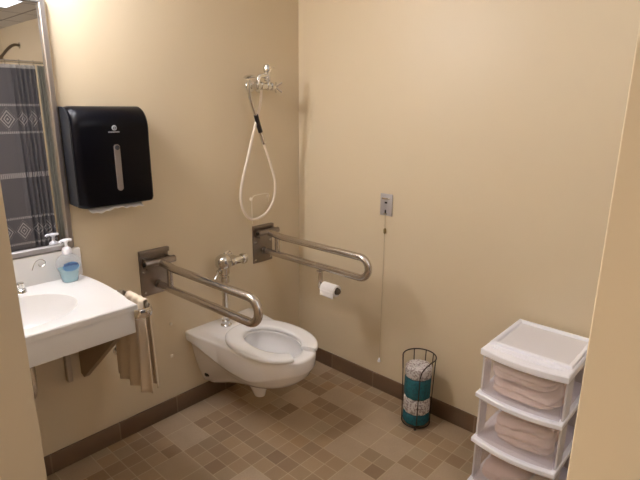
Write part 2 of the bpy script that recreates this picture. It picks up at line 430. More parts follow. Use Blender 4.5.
# soap bottle
bx, by = -1.436, -.075
t = thing('soap_bottle', 'clear pump bottle of blue hand soap on the sink corner', 'soap bottle', (bx, by, SZ))
prof = [(0, .026), (.004, .030), (.02, .033), (.04, .036), (.048, .038), (.06, .044), (.08, .046), (.095, .043), (.106, .034), (.116, .022), (.122, .015)]
def brings(pr, s=1., h0=0):
    out = []
    for h, w in pr:
        d = min(w, .024)
        out.append([Vector((bx + w * 1.07 * s * (abs(cos(a)) ** .75) * (1 if cos(a) > 0 else -1), by + d * s * (abs(sin(a)) ** .75) * (1 if sin(a) > 0 else -1), SZ + .0005 + h + h0)) for a in [2 * PI * (i + .5) / 40 for i in range(40)]])
    return out
bm = bmesh.new(); loft(bm, brings(prof)); link('bottle', bm, BOTTLE, t, angle=1.)
bm = bmesh.new(); loft(bm, brings([q for q in prof if q[0] < .072], .93, .002)); link('soap', bm, LIQUID, t, angle=1.)
bm = bmesh.new(); loft(bm, [[Vector((bx + r * cos(a) * .032, by - .0245 - e, SZ + .070 + r * sin(a) * .020)) for a in [2 * PI * i / 32 for i in range(32)]] for r, e in ((1, 0), (1, .0012))])
link('label', bm, LABELM, t, smooth=False)
def text_mesh(name, s, size, M, m, parent, ext=.0004):
    cu = bpy.data.curves.new(name, 'FONT'); cu.body = s; cu.size = size; cu.align_x = 'CENTER'; cu.align_y = 'CENTER'; cu.extrude = ext
    tmp = bpy.data.objects.new(name, cu); COL.objects.link(tmp)
    dg = bpy.context.evaluated_depsgraph_get(); me = bpy.data.meshes.new_from_object(tmp.evaluated_get(dg))
    bpy.data.objects.remove(tmp); bpy.data.curves.remove(cu)
    me.transform(M); me.materials.clear(); me.materials.append(m); me.name = name
    o = bpy.data.objects.new(name, me); COL.objects.link(o); o.parent = parent
    o.matrix_parent_inverse = Matrix.Translation(-parent.location); return o
text_mesh('label_lettering', 'Softsoap', .0165, Matrix.Translation((bx, by - .0268, SZ + .080)) @ Matrix.Rotation(PI / 2, 4, 'X'), NAVY, t)
bm = bmesh.new(); lathe(bm, [(.017, .120), (.019, .122), (.019, .138), (.015, .146), (.008, .150), (.006, .152), (.006, .168), (.010, .170), (.011, .178), (.008, .183), (.002, .184)], Matrix.Translation((bx, by, SZ)))
link('pump', bm, WHITEP, t)
bm = bmesh.new(); tube(bm, smooth_path([(bx + .022, by - .004, SZ + .176), (bx, by, SZ + .179), (bx - .02, by - .004, SZ + .177), (bx - .028, by - .006, SZ + .172)], 5), .0058, 10); link('nozzle', bm, WHITEP, t)

# towel bar on the sink end + towel
t = thing('towel_bar', 'flat chrome towel rail fixed to the end of the sink', 'towel rail', (-1.33, -.3, .85))
bm = bmesh.new()
ctr = smooth_path([(-1.384, -.514, .862), (-1.366, -.525, .862), (-1.340, -.527, .862), (-1.318, -.516, .862), (-1.309, -.487, .862), (-1.308, -.44, .862), (-1.308, -.38, .862), (-1.308, -.30, .862), (-1.310, -.275, .862), (-1.328, -.262, .862), (-1.366, -.262, .862)], 5)
rings = []
for i, p in enumerate(ctr):
    d = (ctr[min(i + 1, len(ctr) - 1)] - ctr[max(i - 1, 0)]).normalized(); s = d.cross(Vector((0, 0, 1))).normalized()
    rings.append([p + s * (.0045 * cos(a)) + Vector((0, 0, 1)) * (.018 * sin(a)) for a in [2 * PI * k / 14 for k in range(14)]])
loft(bm, rings); link('rail', bm, CHROME, t, angle=1.)
bm = bmesh.new(); ny, npf = 70, 46; rows = []
for i in range(ny + 1):
    v = i / ny; row = []
    for j in range(npf + 1):
        q = j / npf
        # outer drop, over the rail, inner drop
        if q < .44: hgt = .500 + .376 * (q / .44); x = -1.299; s = 1
        elif q > .56: hgt = .47 + .406 * ((1 - q) / .44); x = -1.318; s = -1
        else:
            a = PI * (q - .44) / .12; x = -1.3085 + .0095 * cos(a); hgt = .876 + .009 * sin(a); s = cos(a)
        drop = (.876 - hgt) / .44; drop = max(0, drop)
        e_ = min(1, drop * 1.6); ya, yb = -.458 - .010 * e_, -.325 + .145 * e_ ** .7
        y = ya + (yb - ya) * v
        f = .002 + .017 * drop ** .7
        x += s * (.002 + .006 * drop) + f * sin(v * 2 * PI * 3.2 + (0 if s > 0 else 1.3)) * (1 if s > 0 else .7)
        y += .006 * drop * sin(v * 19)
        z = hgt + (.012 * (v - .5) * drop if s > 0 else -.02 * (v - .5) * drop)
        row.append(bm.verts.new((x, y, z)))
    rows.append(row)
for a, b in zip(rows, rows[1:]):
    for j in range(npf): bm.faces.new((a[j], a[j + 1], b[j + 1], b[j]))
tw = link('hand_towel', bm, TOWEL, angle=None); sm = tw.modifiers.new('s', 'SOLIDIFY'); sm.thickness = .005; sm.offset = 0
tag(tw, 'beige hand towel folded over the rail at the sink end', 'towel')

# ------------------------------------------------------------------ paper towel dispenser
t = thing('paper_towel_dispenser', 'black wall-mounted paper towel dispenser right of the mirror', 'towel dispenser', (-1.2, 0, 1.2))
DX0, DX1, DZ0, DZ1, DD = -1.372, -1.042, 1.196, 1.612, .115
prof = [(0, DZ0 + .004), (-.085, DZ0), (-DD + .008, DZ0 + .006), (-DD, DZ0 + .02)]
prof += [(-DD + .002 - .0, DZ1 - .14)] + [(-DD + .075 - .075 * cos(a), DZ1 - .085 + .085 * sin(a)) for a in [PI / 2 * k / 9 for k in range(0, 10)]] + [(0, DZ1)]
bm = bmesh.new()
xs = [(DX0, .030), (DX0 + .008, .014), (DX0 + .020, .004), (DX0 + .034, 0), (DX1 - .014, 0), (DX1 - .004, .006), (DX1, .016)]
cy, cz = 0, (DZ0 + DZ1) / 2
rings = [[Vector((x, min(0, y + ins if y < -.01 else y), z - ins * .8 * (1 if z > DZ1 - .1 else 0) + (ins * .4 if z < DZ0 + .03 else 0))) for y, z in prof] for x, ins in xs]
loft(bm, rings); link('cover', bm, BLACK, t, angle=.7)
# grey side cheeks
for xa, xb in ((DX0 - .003, DX0 + .002), ):
    bm = bmesh.new()
    pf = [(y * .80 - .003, DZ0 + .012 + (z - DZ0) * .965) for y, z in prof]
    loft(bm, [[Vector((x, y, z)) for y, z in pf] for x in (xa, xb)]); link('side_panel', bm, BLACK2, t)
bm = bmesh.new()   # window: rounded slot
def slot(bm, cx, z0, z1, w, y0, y1):
    o = []
    for k in range(13): a = PI * k / 12; o.append((cx + w * cos(a), z1 - w + w * sin(a)))
    for k in range(13): a = PI + PI * k / 12; o.append((cx + w * cos(a), z0 + w + w * sin(a)))
    loft(bm, [[Vector((x, y, z)) for x, z in o] for y in (y0, y1)])
slot(bm, -1.200, 1.262, 1.458, .0125, -DD - .0035, -DD + .012); link('window', bm, SMOKE, t, smooth=False)
bm = bmesh.new(); lathe(bm, [(.010, 0), (.010, .003), (.006, .004)], axis((-1.200, -DD - .0035, 1.444), (0, -1, 0))); link('lock', bm, BLACK2, t)
bm = bmesh.new(); tube(bm, [(-1.203 + .0085 * cos(a), -DD - .001, 1.525 + .0085 * sin(a)) for a in [2 * PI * k / 24 for k in range(24)]], .0026, 8, True)
box(bm, -1.2055, -1.2005, -DD - .003, -DD + .002, 1.520, 1.530); link('emblem', bm, LOGO, t)
bm = bmesh.new(); xx = -1.229
for w_ in (.005, .003, .006, .004, .004, .003, .005, .004): box(bm, xx, xx + w_, -DD - .0015, -DD + .002, 1.506, 1.511); xx += w_ + .0018
link('lettering', bm, LOGO, t)
bm = bmesh.new(); rows = []     # torn towel hanging out
for i in range(31):
    u = i / 30; x = -1.332 + .240 * u
    dz = .012 + .016 * abs(sin(u * 5.1 + .4)) * (1 - .35 * u) + .003 * sin(u * 40)
    rows.append([bm.verts.new((x, -.055 - .045 * v_ , 1.2025 - dz * v_ + .002 * sin(u * 14 + v_ * 3))) for v_ in (0, .35, .7, 1)])
for a, b in zip(rows, rows[1:]):
    for j in range(3): bm.faces.new((a[j], a[j + 1], b[j + 1], b[j]))
pt = link('paper_towel', bm, PAPER, angle=None); sm = pt.modifiers.new('s', 'SOLIDIFY'); sm.thickness = .0015
tag(pt, 'white torn paper towel end poking out below the black dispenser', 'paper towel')

# ------------------------------------------------------------------ grab bars
def grab_bar(label, px0, px1, bxc, ztop, zbot, yend, pz0=.708, pz1=.940, tilt=.018):
    t = thing('grab_bar', label, 'grab bar', (bxc, 0, zbot), 'fold-down grab bars beside the toilet')
    bm = bmesh.new(); box(bm, px0, px1, -.006, 0, pz0, pz1, .002)
    box(bm, px0, px1, -.022, -.006, pz1 - .022, pz1, .002); link('wall_plate', bm, PLATE, t)
    for sx in (px0 + .018, px1 - .018):
        for sz in (pz0 + .02, pz0 + .125, ):
            bm = bmesh.new(); lathe(bm, [(.007, 0), (.006, .003), (.002, .004)], axis((sx, -.006, sz), (0, -1, 0)), 12); link('bolt', bm, CHROME, t)
    bm = bmesh.new(); cyl(bm, (px0 + .008, -.045, ztop + .014), (px1 + .012, -.045, ztop + .014), .0175, .002)
    for x in (px0 + .02, px1 - .018): box(bm, x - .004, x + .004, -.05, -.005, ztop - .015, ztop + .035, .001)
    link('hinge_tube', bm, PLATE, t)
    r = (ztop - zbot) / 2; zc = (ztop + zbot) / 2; R0 = .0185
    path = [(bxc, -.045, ztop + .010), (bxc, -.10, ztop + .006), (bxc, -.16, ztop)]
    path += [(bxc, yend + r + R0 - (r) * sin(a), zc + r * cos(a)) for a in [PI * k / 14 for k in range(15)]]
    path += [(bxc, -.16, zbot), (bxc, -.03, zbot)]
    path = [(x, y, z + tilt * max(0, -y - .1)) for x, y, z in path]
    T('rail', STEEL, path, R0, t, 18)
    bm = bmesh.new(); box(bm, bxc - .009, bxc + .009, -.135, -.107, zbot, ztop, .003); link('strut', bm, STEEL, t)
    bm = bmesh.new(); cyl(bm, (bxc, -.03, zbot), (bxc, -.012, zbot), .013, .002); cyl(bm, (bxc, -.018, zbot), (bxc, -.004, zbot), .021, .002); link('stop_pin', bm, PLATE, t)
    bm = bmesh.new(); cyl(bm, (px0 - .001, -.045, ztop + .014), (px0 + .009, -.045, ztop + .014), .0105, .001); link('hinge_pin', bm, DARKM, t)
grab_bar('fold-down steel grab bar on the sink side of the toilet', -1.092, -.935, -1.0, .868, .757, -.788)
grab_bar('fold-down steel grab bar near the corner with a toilet roll', -.385, -.236, -.30, .893, .785, -.80, .718, .945, .004)
t = thing('toilet_roll_holder', 'steel holder hanging from the grab bar near the corner', 'roll holder', (-.30, -.45, .66))
B('hanger', STEEL, (-.309, -.291, -.472, -.452, .662, .764), t, .003)
B('clamp', STEEL, (-.318, -.282, -.478, -.446, .758, .7645), t, .002)
bm = bmesh.new(); cyl(bm, (-.30, -.462, .675), (-.30, -.590, .675), .009, .002); lathe(bm, [(.009, 0), (.016, .001), (.017, .008), (.011, .015), (.002, .017)], axis((-.30, -.584, .675), (0, -1, 0))); link('spindle', bm, SPIN, t)
t = thing('toilet_roll', 'white toilet roll on the holder under the corner grab bar', 'toilet roll', (-.30, -.51, .667))
bm = bmesh.new(); lathe(bm, [(.021, 0), (.031, 0), (.032, .003), (.032, .093), (.031, .096), (.021, .096), (.0195, .093), (.0195, .003)], axis((-.30, -.486, .675), (0, -1, 0)), 32)
bmesh.ops.delete(bm, geom=[f for f in bm.faces if len(f.verts) > 4], context='FACES')
link('paper', bm, PAPER, t, angle=.8)
bm = bmesh.new(); rows = []
for k in range(6): rows.append([bm.verts.new((-.30 - .0325, -.487 - .094 * i / 6, .675 - .036 * k / 5 + .001 * sin(i))) for i in range(7)])
for a, b in zip(rows, rows[1:]):
    for j in range(6): bm.faces.new((a[j], a[j + 1], b[j + 1], b[j]))
o = link('loose_sheet', bm, PAPER, t, angle=None); sm = o.modifiers.new('s', 'SOLIDIFY'); sm.thickness = .001
bm = bmesh.new(); lathe(bm, [(.0192, 0), (.0192, .095), (.017, .095), (.017, 0)], axis((-.30, -.4865, .675), (0, -1, 0)), 24)
bmesh.ops.delete(bm, geom=[f for f in bm.faces if len(f.verts) > 4], context='FACES'); link('core', bm, CORE, t)

# ------------------------------------------------------------------ toilet
TX = -.64
t = thing('toilet', 'white wall-hung toilet between the two grab bars', 'toilet', (TX, 0, .1))
def outline(z, tip, hw, wb, fr=.60, yb=-.002):
    ym = tip * fr; P = []
    for k in range(6): P.append((wb * (k / 6), yb))                # half of the back edge
    for k in range(14):
        q = k / 14; s = q * q * (3 - 2 * q); P.append((wb + (hw - wb) * s, yb + (ym - yb) * q))
    for k in range(20):
        a = PI / 2 * k / 20; P.append((hw * cos(a) ** .92, ym + (tip - ym) * sin(a) ** .98))
    P.append((0, tip)); right = P; left = [(-x, y) for x, y in reversed(P[1:-1])]
    def ss(q): q = min(1, max(0, q)); return q * q * (3 - 2 * q)
    dr = .075 if .388 < z < .401 else .062 if .37 < z < .388 else .045 if .34 < z < .37 else .022 if .3 < z < .34 else .008 if .27 < z < .3 else 0
    return [Vector((TX + x, y, z - dr * ss(-y / .36) * (1 - .75 * ss((-y - .44) / .24)))) for x, y in right + left]
lv = [(.112, -.06, .105, .115), (.118, -.10, .105, .122), (.145, -.18, .11, .134), (.180, -.27, .12, .146), (.215, -.38, .133, .156), (.245, -.49, .145, .164), (.275, -.575, .157, .172), (.310, -.630, .169, .180), (.345, -.660, .178, .188), (.378, -.676, .183, .197), (.393, -.684, .186, .207), (.400, -.688, .188, .222), (.440, -.692, .190, .226), (.449, -.688, .188, .224), (.452, -.682, .184, .220)]
lv = [(z, y, h, w) for z, y, h, w in lv]
rings = [outline(*q) for q in lv]
top = rings[-1]; cc = Vector((TX, -.447, 0))
def inner(z, sa, sb, cy=-.447):
    out = []
    for p in top:
        a = math.atan2((p.y - cc.y) / 1.25, p.x - cc.x); out.append(Vector((TX + sa * cos(a), cy + sb * sin(a), z)))
    return out
rings += [inner(.452, .125, .185), inner(.446, .118, .178), inner(.43, .122, .184), inner(.40, .126, .190), inner(.35, .115, .175), inner(.31, .090, .130, -.43), inner(.28, .062, .085, -.40), inner(.25, .045, .055, -.38), inner(.235, .02, .03, -.38)]
bm = bmesh.new(); loft(bm, rings); link('bowl', bm, PORC, t, angle=.75)
bm = bmesh.new(); rr = inner(.296, .078, .108, -.415); bm.faces.new([bm.verts.new(p) for p in rr]); 
WATER = mat('bowl_water', (.42, .43, .44), .03); link('water', bm, WATER, t)
bm = bmesh.new()   # trap bulge under the bowl
def el(z, cy, a_, b_): return [Vector((TX + a_ * cos(q), cy + b_ * sin(q), z)) for q in [2 * PI * k / 28 for k in range(28)]]
loft(bm, [el(.108, -.335, .020, .022), el(.112, -.335, .028, .032), el(.145, -.33, .038, .046), el(.19, -.32, .055, .07), el(.24, -.31, .08, .11), el(.28, -.31, .08, .09)]); link('trap', bm, PORC, t)
for sx in (-1, 1):
    bm = bmesh.new(); lathe(bm, [(.017, 0), (.017, .004), (.011, .006), (.011, .012), (.005, .014), (.002, .012)], axis((TX + sx * .134, -.05, .178), (sx, -.05, -.25))); link('bolt_cap', bm, DARKM, t)
# seat (open front ring)
bm = bmesh.new(); rings = []; g0 = .36
sc = Vector((TX - .002, -.443))
nseg = 72
for i in range(nseg + 1):
    a = -PI / 2 + g0 + (2 * PI - 2 * g0) * i / nseg
    ca, sa_ = cos(a), sin(a)
    bo = .252 if sa_ < 0 else .262; e = .86 if sa_ > 0 else .95
    bi = .172 if sa_ < 0 else .172
    def sp(x, y, px): return Vector((TX + x * math.copysign(abs(ca) ** px, ca), sc.y + y * math.copysign(abs(sa_) ** px, sa_)))
    O = sp(.200, bo, e); I = sp(.114, bi, .95); D = (O - I)
    sh = 1.
    if i in (0, nseg): sh = .80
    sec = [(0, .008), (.0, .018), (.06, .0235), (.2, .026), (.8, .026), (.94, .0235), (1, .018), (1, .008), (.94, .004), (.06, .004)]
    m_ = I + D * .5
    rings.append([Vector((*(m_ + D * (u - .5) * (sh if i in (0, nseg) else 1)), .452 + h)) for u, h in sec])
loft(bm, rings); st = link('seat', bm, SEAT, t, angle=.9)
for sx in (-.07, .07):
    bm = bmesh.new(); box(bm, TX + sx - .018, TX + sx + .018, -.245, -.205, .4505, .470, .004); link('seat_hinge', bm, SEAT, t)

# flush valve
FX, FY = -.668, -.10
t = thing('flush_valve', 'chrome flush valve and pipe rising behind the toilet seat', 'flush valve', (FX, FY, .453))
bm = bmesh.new(); lathe(bm, [(.030, 0), (.030, .005), (.022, .012), (.022, .030), (.017, .034)], Matrix.Translation((FX, FY, .4525))); link('spud_nut', bm, CHROME, t)
bm = bmesh.new(); cyl(bm, (FX, FY, .48), (FX, FY, .735), .017); link('flush_pipe', bm, CHROME, t)
bm = bmesh.new(); lathe(bm, [(.020, .700), (.027, .703), (.027, .732), (.022, .736), (.022, .744), (.030, .752), (.030, .785), (.041, .792), (.044, .800), (.044, .830), (.038, .842), (.025, .852), (.008, .856)], Matrix.Translation((FX, FY, 0)), 28); link('valve_body', bm, CHROME, t)
bm = bmesh.new(); cyl(bm, (FX - .02, FY, .775), (FX - .045, FY - .01, .770), .013, .003); tube(bm, smooth_path([(FX - .045, FY - .01, .770), (FX - .062, FY - .016, .757), (FX - .078, FY - .02, .742)], 4), .0062, 10); link('handle', bm, CHROME, t)
bm = bmesh.new(); cyl(bm, (FX + .02, FY, .806), (FX + .075, FY, .806), .015); lathe(bm, [(.021, 0), (.025, .003), (.025, .018), (.021, .020)], axis((FX + .04, FY, .806), (1, 0, 0)), 8)
link('tailpiece', bm, CHROME, t)
bm = bmesh.new(); cyl(bm, (FX + .10, -.008, .806), (FX + .10, FY - .015, .806), .017, .003); cyl(bm, (FX + .06, FY, .806), (FX + .125, FY, .806), .022, .003)
lathe(bm, [(.028, 0), (.031, .008), (.028, .022), (.015, .032), (.002, .033)], axis((FX + .122, FY, .806), (1, 0, 0))); link('control_stop', bm, CHROME, t)
bm = bmesh.new(); lathe(bm, [(.034, 0), (.033, .004), (.020, .010)], axis((FX + .10, 0, .806), (0, -1, 0))); link('escutcheon', bm, CHROME, t)

# ------------------------------------------------------------------ hand spray
t = thing('bedpan_sprayer', 'chrome wall mixer with looped white hose beside the corner', 'hand sprayer', (-.34, 0, 1.7))
Y0 = -.085
bm = bmesh.new(); cyl(bm, (-.408, Y0, 1.722), (-.285, Y0, 1.718), .0165, .003)
for x in (-.400, -.372, -.33, -.302): lathe(bm, [(.019, 0), (.022, .003), (.022, .014), (.019, .017)], axis((x, Y0, 1.720), (1, 0, 0)), 8)
link('mixer_body', bm, CHROME, t)
for x in (-.372, -.312):
    bm = bmesh.new(); cyl(bm, (x, -.002, 1.720), (x, Y0, 1.720), .014); link('inlet', bm, CHROME, t)
for x in (-.372, -.312):
    bm = bmesh.new(); lathe(bm, [(.032, 0), (.030, .005), (.016, .012)], axis((x, 0, 1.72), (0, -1, 0))); link('escutcheon', bm, CHROME, t)
T('bridge_pipe', CHROME, [(-.385, Y0, 1.715), (-.385, Y0, 1.745), (-.378, Y0, 1.766), (-.355, Y0, 1.772), (-.325, Y0, 1.775)], .012, t, smooth=5)
bm = bmesh.new(); cyl(bm, (-.318, Y0, 1.705), (-.318, Y0, 1.79), .010)
lathe(bm, [(.012, 1.745), (.018, 1.750), (.018, 1.765), (.014, 1.770), (.014, 1.790), (.020, 1.795), (.022, 1.81), (.017, 1.826), (.004, 1.832)], Matrix.Translation((-.322, Y0, 0)), 20); link('vacuum_breaker', bm, CHROME, t)
bm = bmesh.new(); cyl(bm, (-.30, Y0, 1.815), (-.275, Y0, 1.815), .006); link('outlet_nub', bm, CHROME, t)
bm = bmesh.new(); cyl(bm, (-.285, Y0, 1.718), (-.262, Y0, 1.716), .009)
for a in (45, 135, 225, 315):
    cyl(bm, (-.264, Y0, 1.716), (-.238, Y0 + .034 * cos(math.radians(a)), 1.716 + .036 * sin(math.radians(a))), .005, .001, 10)
link('cross_handle', bm, CHROME, t)
bm = bmesh.new(); lathe(bm, [(.006, -.004), (.030, -.002), (.033, .003), (.024, .010), (.008, .014)], axis((-.452, -.095, 1.758), (-.05, .10, 1)), 24); link('spray_head', bm, CHROME, t)
wand = smooth_path([(-0.454, -.09, 1.745), (-0.452, -.088, 1.70), (-0.444, -.085, 1.66), (-0.422, -.08, 1.61), (-0.397, -.075, 1.565)], 6)
T('spray_wand', CHROME, wand, .0095, t)
T('grip', GRIP, smooth_path([(-0.400, -.076, 1.572), (-0.382, -.07, 1.53), (-0.360, -.065, 1.480)], 5), .0125, t)
T('shutoff', CHROME, smooth_path([(-0.361, -.065, 1.482), (-0.347, -.062, 1.450), (-0.334, -.06, 1.415)], 4), .0115, t)
hp = [(-0.334, -.06, 1.417), (-0.314, -.06, 1.37), (-0.284, -.06, 1.293), (-0.254, -.06, 1.193), (-0.270, -.06, 1.092), (-0.327, -.055, 1.020), (-.415, -.05, .998), (-0.472, -.05, 1.040), (-0.499, -.05, 1.125), (-0.482, -.05, 1.228), (-0.432, -.055, 1.386), (-0.392, -.065, 1.530), (-0.370, -.078, 1.62), (-0.364, -.085, 1.700)]
T('hose', HOSE, hp, .0078, t, smooth=8)

# little wall hardware
def anchor(x, z, label): 
    bm = bmesh.new(); lathe(bm, [(.009, 0), (.008, .003), (.003, .004)], axis((x, 0, z), (0, -1, 0)), 14)
    tag(link('wall_anchor', bm, SCREW), label, 'screw', 'screw anchors on the wall left of the toilet')
anchor(-.944, .518, 'upper pale screw anchor on the wall left of the toilet')
anchor(-.952, .338, 'lower pale screw anchor on the wall left of the toilet')
bm = bmesh.new()
t = thing('wire_holder', 'thin wire bracket on two wall screws inside the hose loop', 'wire bracket', (-.32, 0, 1.106))
for x, z in ((-.386, 1.105), (-.257, 1.107)):
    bm = bmesh.new(); lathe(bm, [(.011, 0), (.010, .004), (.004, .006)], axis((x, 0, z), (0, -1, 0)), 14); link('screw', bm, SCREW, t)
T('wire', SCREW, [(-.384, -.004, .96), (-.386, -.006, 1.09), (-.380, -.012, 1.118), (-.36, -.014, 1.126), (-.28, -.014, 1.128), (-.262, -.012, 1.118), (-.257, -.006, 1.09), (-.257, -.004, 1.075)], .0026, t, 6, smooth=3)

# ------------------------------------------------------------------ emergency pull switch
t = thing('emergency_pull_switch', 'grey emergency call switch plate with hanging pull cord', 'pull switch', (0, -.665, 1.11))
B('plate', SWITCH, (-.008, 0, -.705, -.628, 1.052, 1.170), t, .003)
B('button', CHROME, (-.013, -.007, -.692, -.641, 1.140, 1.150), t, .002)
B('indicator', DARKM, (-.0095, -.007, -.674, -.658, 1.118, 1.128), t, .0005)
B('lever', DARKM, (-.014, -.007, -.669, -.663, 1.066, 1.084), t, .001)
B('lever_guide', CHROME, (-.012, -.007, -.678, -.654, 1.060, 1.066), t, .001)
T('cord', CORD, [(-.012, -.666, 1.07), (-.010, -.667, .97), (-.010, -.667, .6), (-.010, -.667, .205)], .0016, t, 6)
bm = bmesh.new(); lathe(bm, [(.002, 0), (.0075, .008), (.0075, .026), (.002, .034)], Matrix.Translation((-.010, -.667, .950)), 12); link('bead', bm, AMBER, t)
bm = bmesh.new(); lathe(bm, [(.009, 0), (.010, .004), (.006, .016), (.002, .026)], Matrix.Translation((-.012, -.667, .183)), 14); link('pull_bell', bm, WHITEP, t)

# ------------------------------------------------------------------ roll basket
KX, KY = -.130, -1.0
t = thing('wire_roll_basket', 'bronze wire basket on the floor holding wrapped tissue rolls', 'wire basket', (KX, KY, 0))
rb_, rt_, H = .073, .084, .385
fa = math.atan2(-1.19, -2.07)          # towards the doorway
def bp(a, r, z): return Vector((KX + r * cos(a), KY + r * sin(a), z))
A0, A1 = .80, 2 * PI - 1.40
rim = [bp(fa + A1, rt_ - .003, H - .07), bp(fa + A1, rt_, H - .012)] + [bp(fa + A1 + (A0 - A1) * k / 50, rt_, H) for k in range(51)]
rim += [bp(fa + .62, rt_ + .002, H - .008), bp(fa + .42, rt_ + .002, H - .020), bp(fa + .22, rt_, H - .045), bp(fa + .12, rt_ - .004, H - .085)]
T('rim', WIRE, rim, .0034, t, 8)
T('base_ring', WIRE, [bp(2 * PI * k / 40, rb_, .012) for k in range(40)], .003, t, 8, True)
T('upright', WIRE, [bp(fa + .12, rt_ - .004, H - .085), bp(fa + .10, rb_ + .003, .15), bp(fa + .08, rb_, .012)], .0028, t, 8, smooth=3)
T('upright', WIRE, [bp(fa + A1, rt_ - .003, H - .07), bp(fa + A1, rb_ + .003, .15), bp(fa + A1, rb_, .012)], .0028, t, 8, smooth=3)
for da in (1.35, 2.15, 2.75, 3.5):
    a = fa + da; pts = [bp(a, rb_, .012), bp(a, rb_ + .003, .15), bp(a, rt_ - .003, H - .05), bp(a, rt_, H)]
    T('upright', WIRE, pts, .0028, t, 8, smooth=3)
for k in range(3):
    a = fa + k * 2 * PI / 3; bm = bmesh.new(); lathe(bm, [(.006, 0), (.008, .004), (.006, .012)], Matrix.Translation(bp(a, rb_, 0)), 12); link('foot', bm, WIRE, t)
T('floor_wire', WIRE, [bp(fa, rb_, .012), bp(fa + PI, rb_, .012)], .0025, t, 8)
zz = .0165
for k, (m, h, nm) in enumerate(((ROLLT, .060, 'teal wrapped tissue roll at the bottom of the wire basket'), (ROLLW, .086, 'white printed tissue roll in the basket, between two teal ones'), (ROLLT, .112, 'teal wrapped tissue roll in the basket, just under the top one'), (ROLLW, .060, 'white printed tissue roll, topmost in the wire basket'))):
    bm = bmesh.new(); r = .0675
    seg = 40; rings = []
    for rr, hh in ((.018, .006), (.022, .0), (r - .008, 0), (r - .002, .003), (r, .010), (r, h - .012), (r - .003, h - .004), (r - .010, h), (.030, h - .001), (.020, h - .008), (.016, h - .022)):
        rings.append([Vector(((rr + (.0018 * sin(a * 9 + k) if rr > .03 else 0)) * cos(a) + KX, (rr + (.0018 * sin(a * 9 + k) if rr > .03 else 0)) * sin(a) + KY, zz + hh)) for a in [2 * PI * q / seg for q in range(seg)]])
    loft(bm, rings)
    tag(link('tissue_roll', bm, m, angle=.9), nm, 'tissue roll', 'wrapped tissue rolls stacked in the wire basket'); zz += h + .0008

# ------------------------------------------------------------------ plastic drawer unit
UX0, UX1, UY0, UY1, UZ = -.388, -.026, -1.763, -1.435, .688
t = thing('plastic_drawer_unit', 'white three-drawer plastic storage unit against the right wall', 'storage drawers', ((UX0 + UX1) / 2, (UY0 + UY1) / 2, 0))
def bow(y, b=.026): v = (y - UY0) / (UY1 - UY0) * 2 - 1; return -b * (1 - v * v)
def bow_slab(bm, z0, z1, over, x1, b=.026, ey=0., r=.004, n=18):
    """slab with a bowed front edge"""
    def o(ins, z):
        P = []
        for k in range(n + 1):
            y = UY0 - ey + ins + (UY1 - UY0 + 2 * ey - 2 * ins) * k / n; P.append(Vector((UX0 - over + ins + bow(min(max(y, UY0), UY1), b), y, z)))
        P += [Vector((x1 - ins, UY1 + ey - ins, z)), Vector((x1 - ins, UY0 - ey + ins, z))]; return P
    loft(bm, [o(r, z0), o(0, z0 + r), o(0, z1 - r), o(r, z1)])
# top: bowed slab, raised rim around a recessed tray
bm = bmesh.new(); bow_slab(bm, UZ - .034, UZ - .004, .010, UX1, .024, .004)
link('top', bm, WHITEP, t, angle=.6)
bm = bmesh.new()
def rim_ring(ins, z, fx=.0):
    return [Vector((UX0 + .052 + fx + ins, UY0 + .006 + ins, z)), Vector((UX1 - .004 - ins, UY0 + .006 + ins, z)), Vector((UX1 - .004 - ins, UY1 - .006 - ins, z)), Vector((UX0 + .052 + fx + ins, UY1 - .006 - ins, z))]
loft(bm, [rim_ring(0, UZ - .005), rim_ring(0, UZ + .006), rim_ring(.003, UZ + .009), rim_ring(.012, UZ + .009), rim_ring(.017, UZ + .005), rim_ring(.020, UZ - .003)], False, True); link('top_rim', bm, WHITEP, t, angle=.5)
bm = bmesh.new(); loft(bm, [rim_ring(.020, UZ - .004), rim_ring(.021, UZ - .0015)]); link('top_tray', bm, mat('tray_plastic', (.80, .78, .81), .35), t, smooth=False)
bm = bmesh.new(); tube(bm, [(UX0 + .030 + bow(UY0 + .03 + (UY1 - UY0 - .06) * k / 12, .016), UY0 + .03 + (UY1 - UY0 - .06) * k / 12, UZ - .003) for k in range(13)], .006, 8); link('front_ridge', bm, WHITEP, t)
zs = [.048, .262, .476]
for z in zs:
    bm = bmesh.new(); bow_slab(bm, z - .012, z + .012, .016, UX1 - .004, .026, .006); link('shelf_frame', bm, WHITEP, t, angle=.6)
bm = bmesh.new(); bow_slab(bm, 0.0, .032, .002, UX1 - .004); link('base', bm, WHITEP, t)
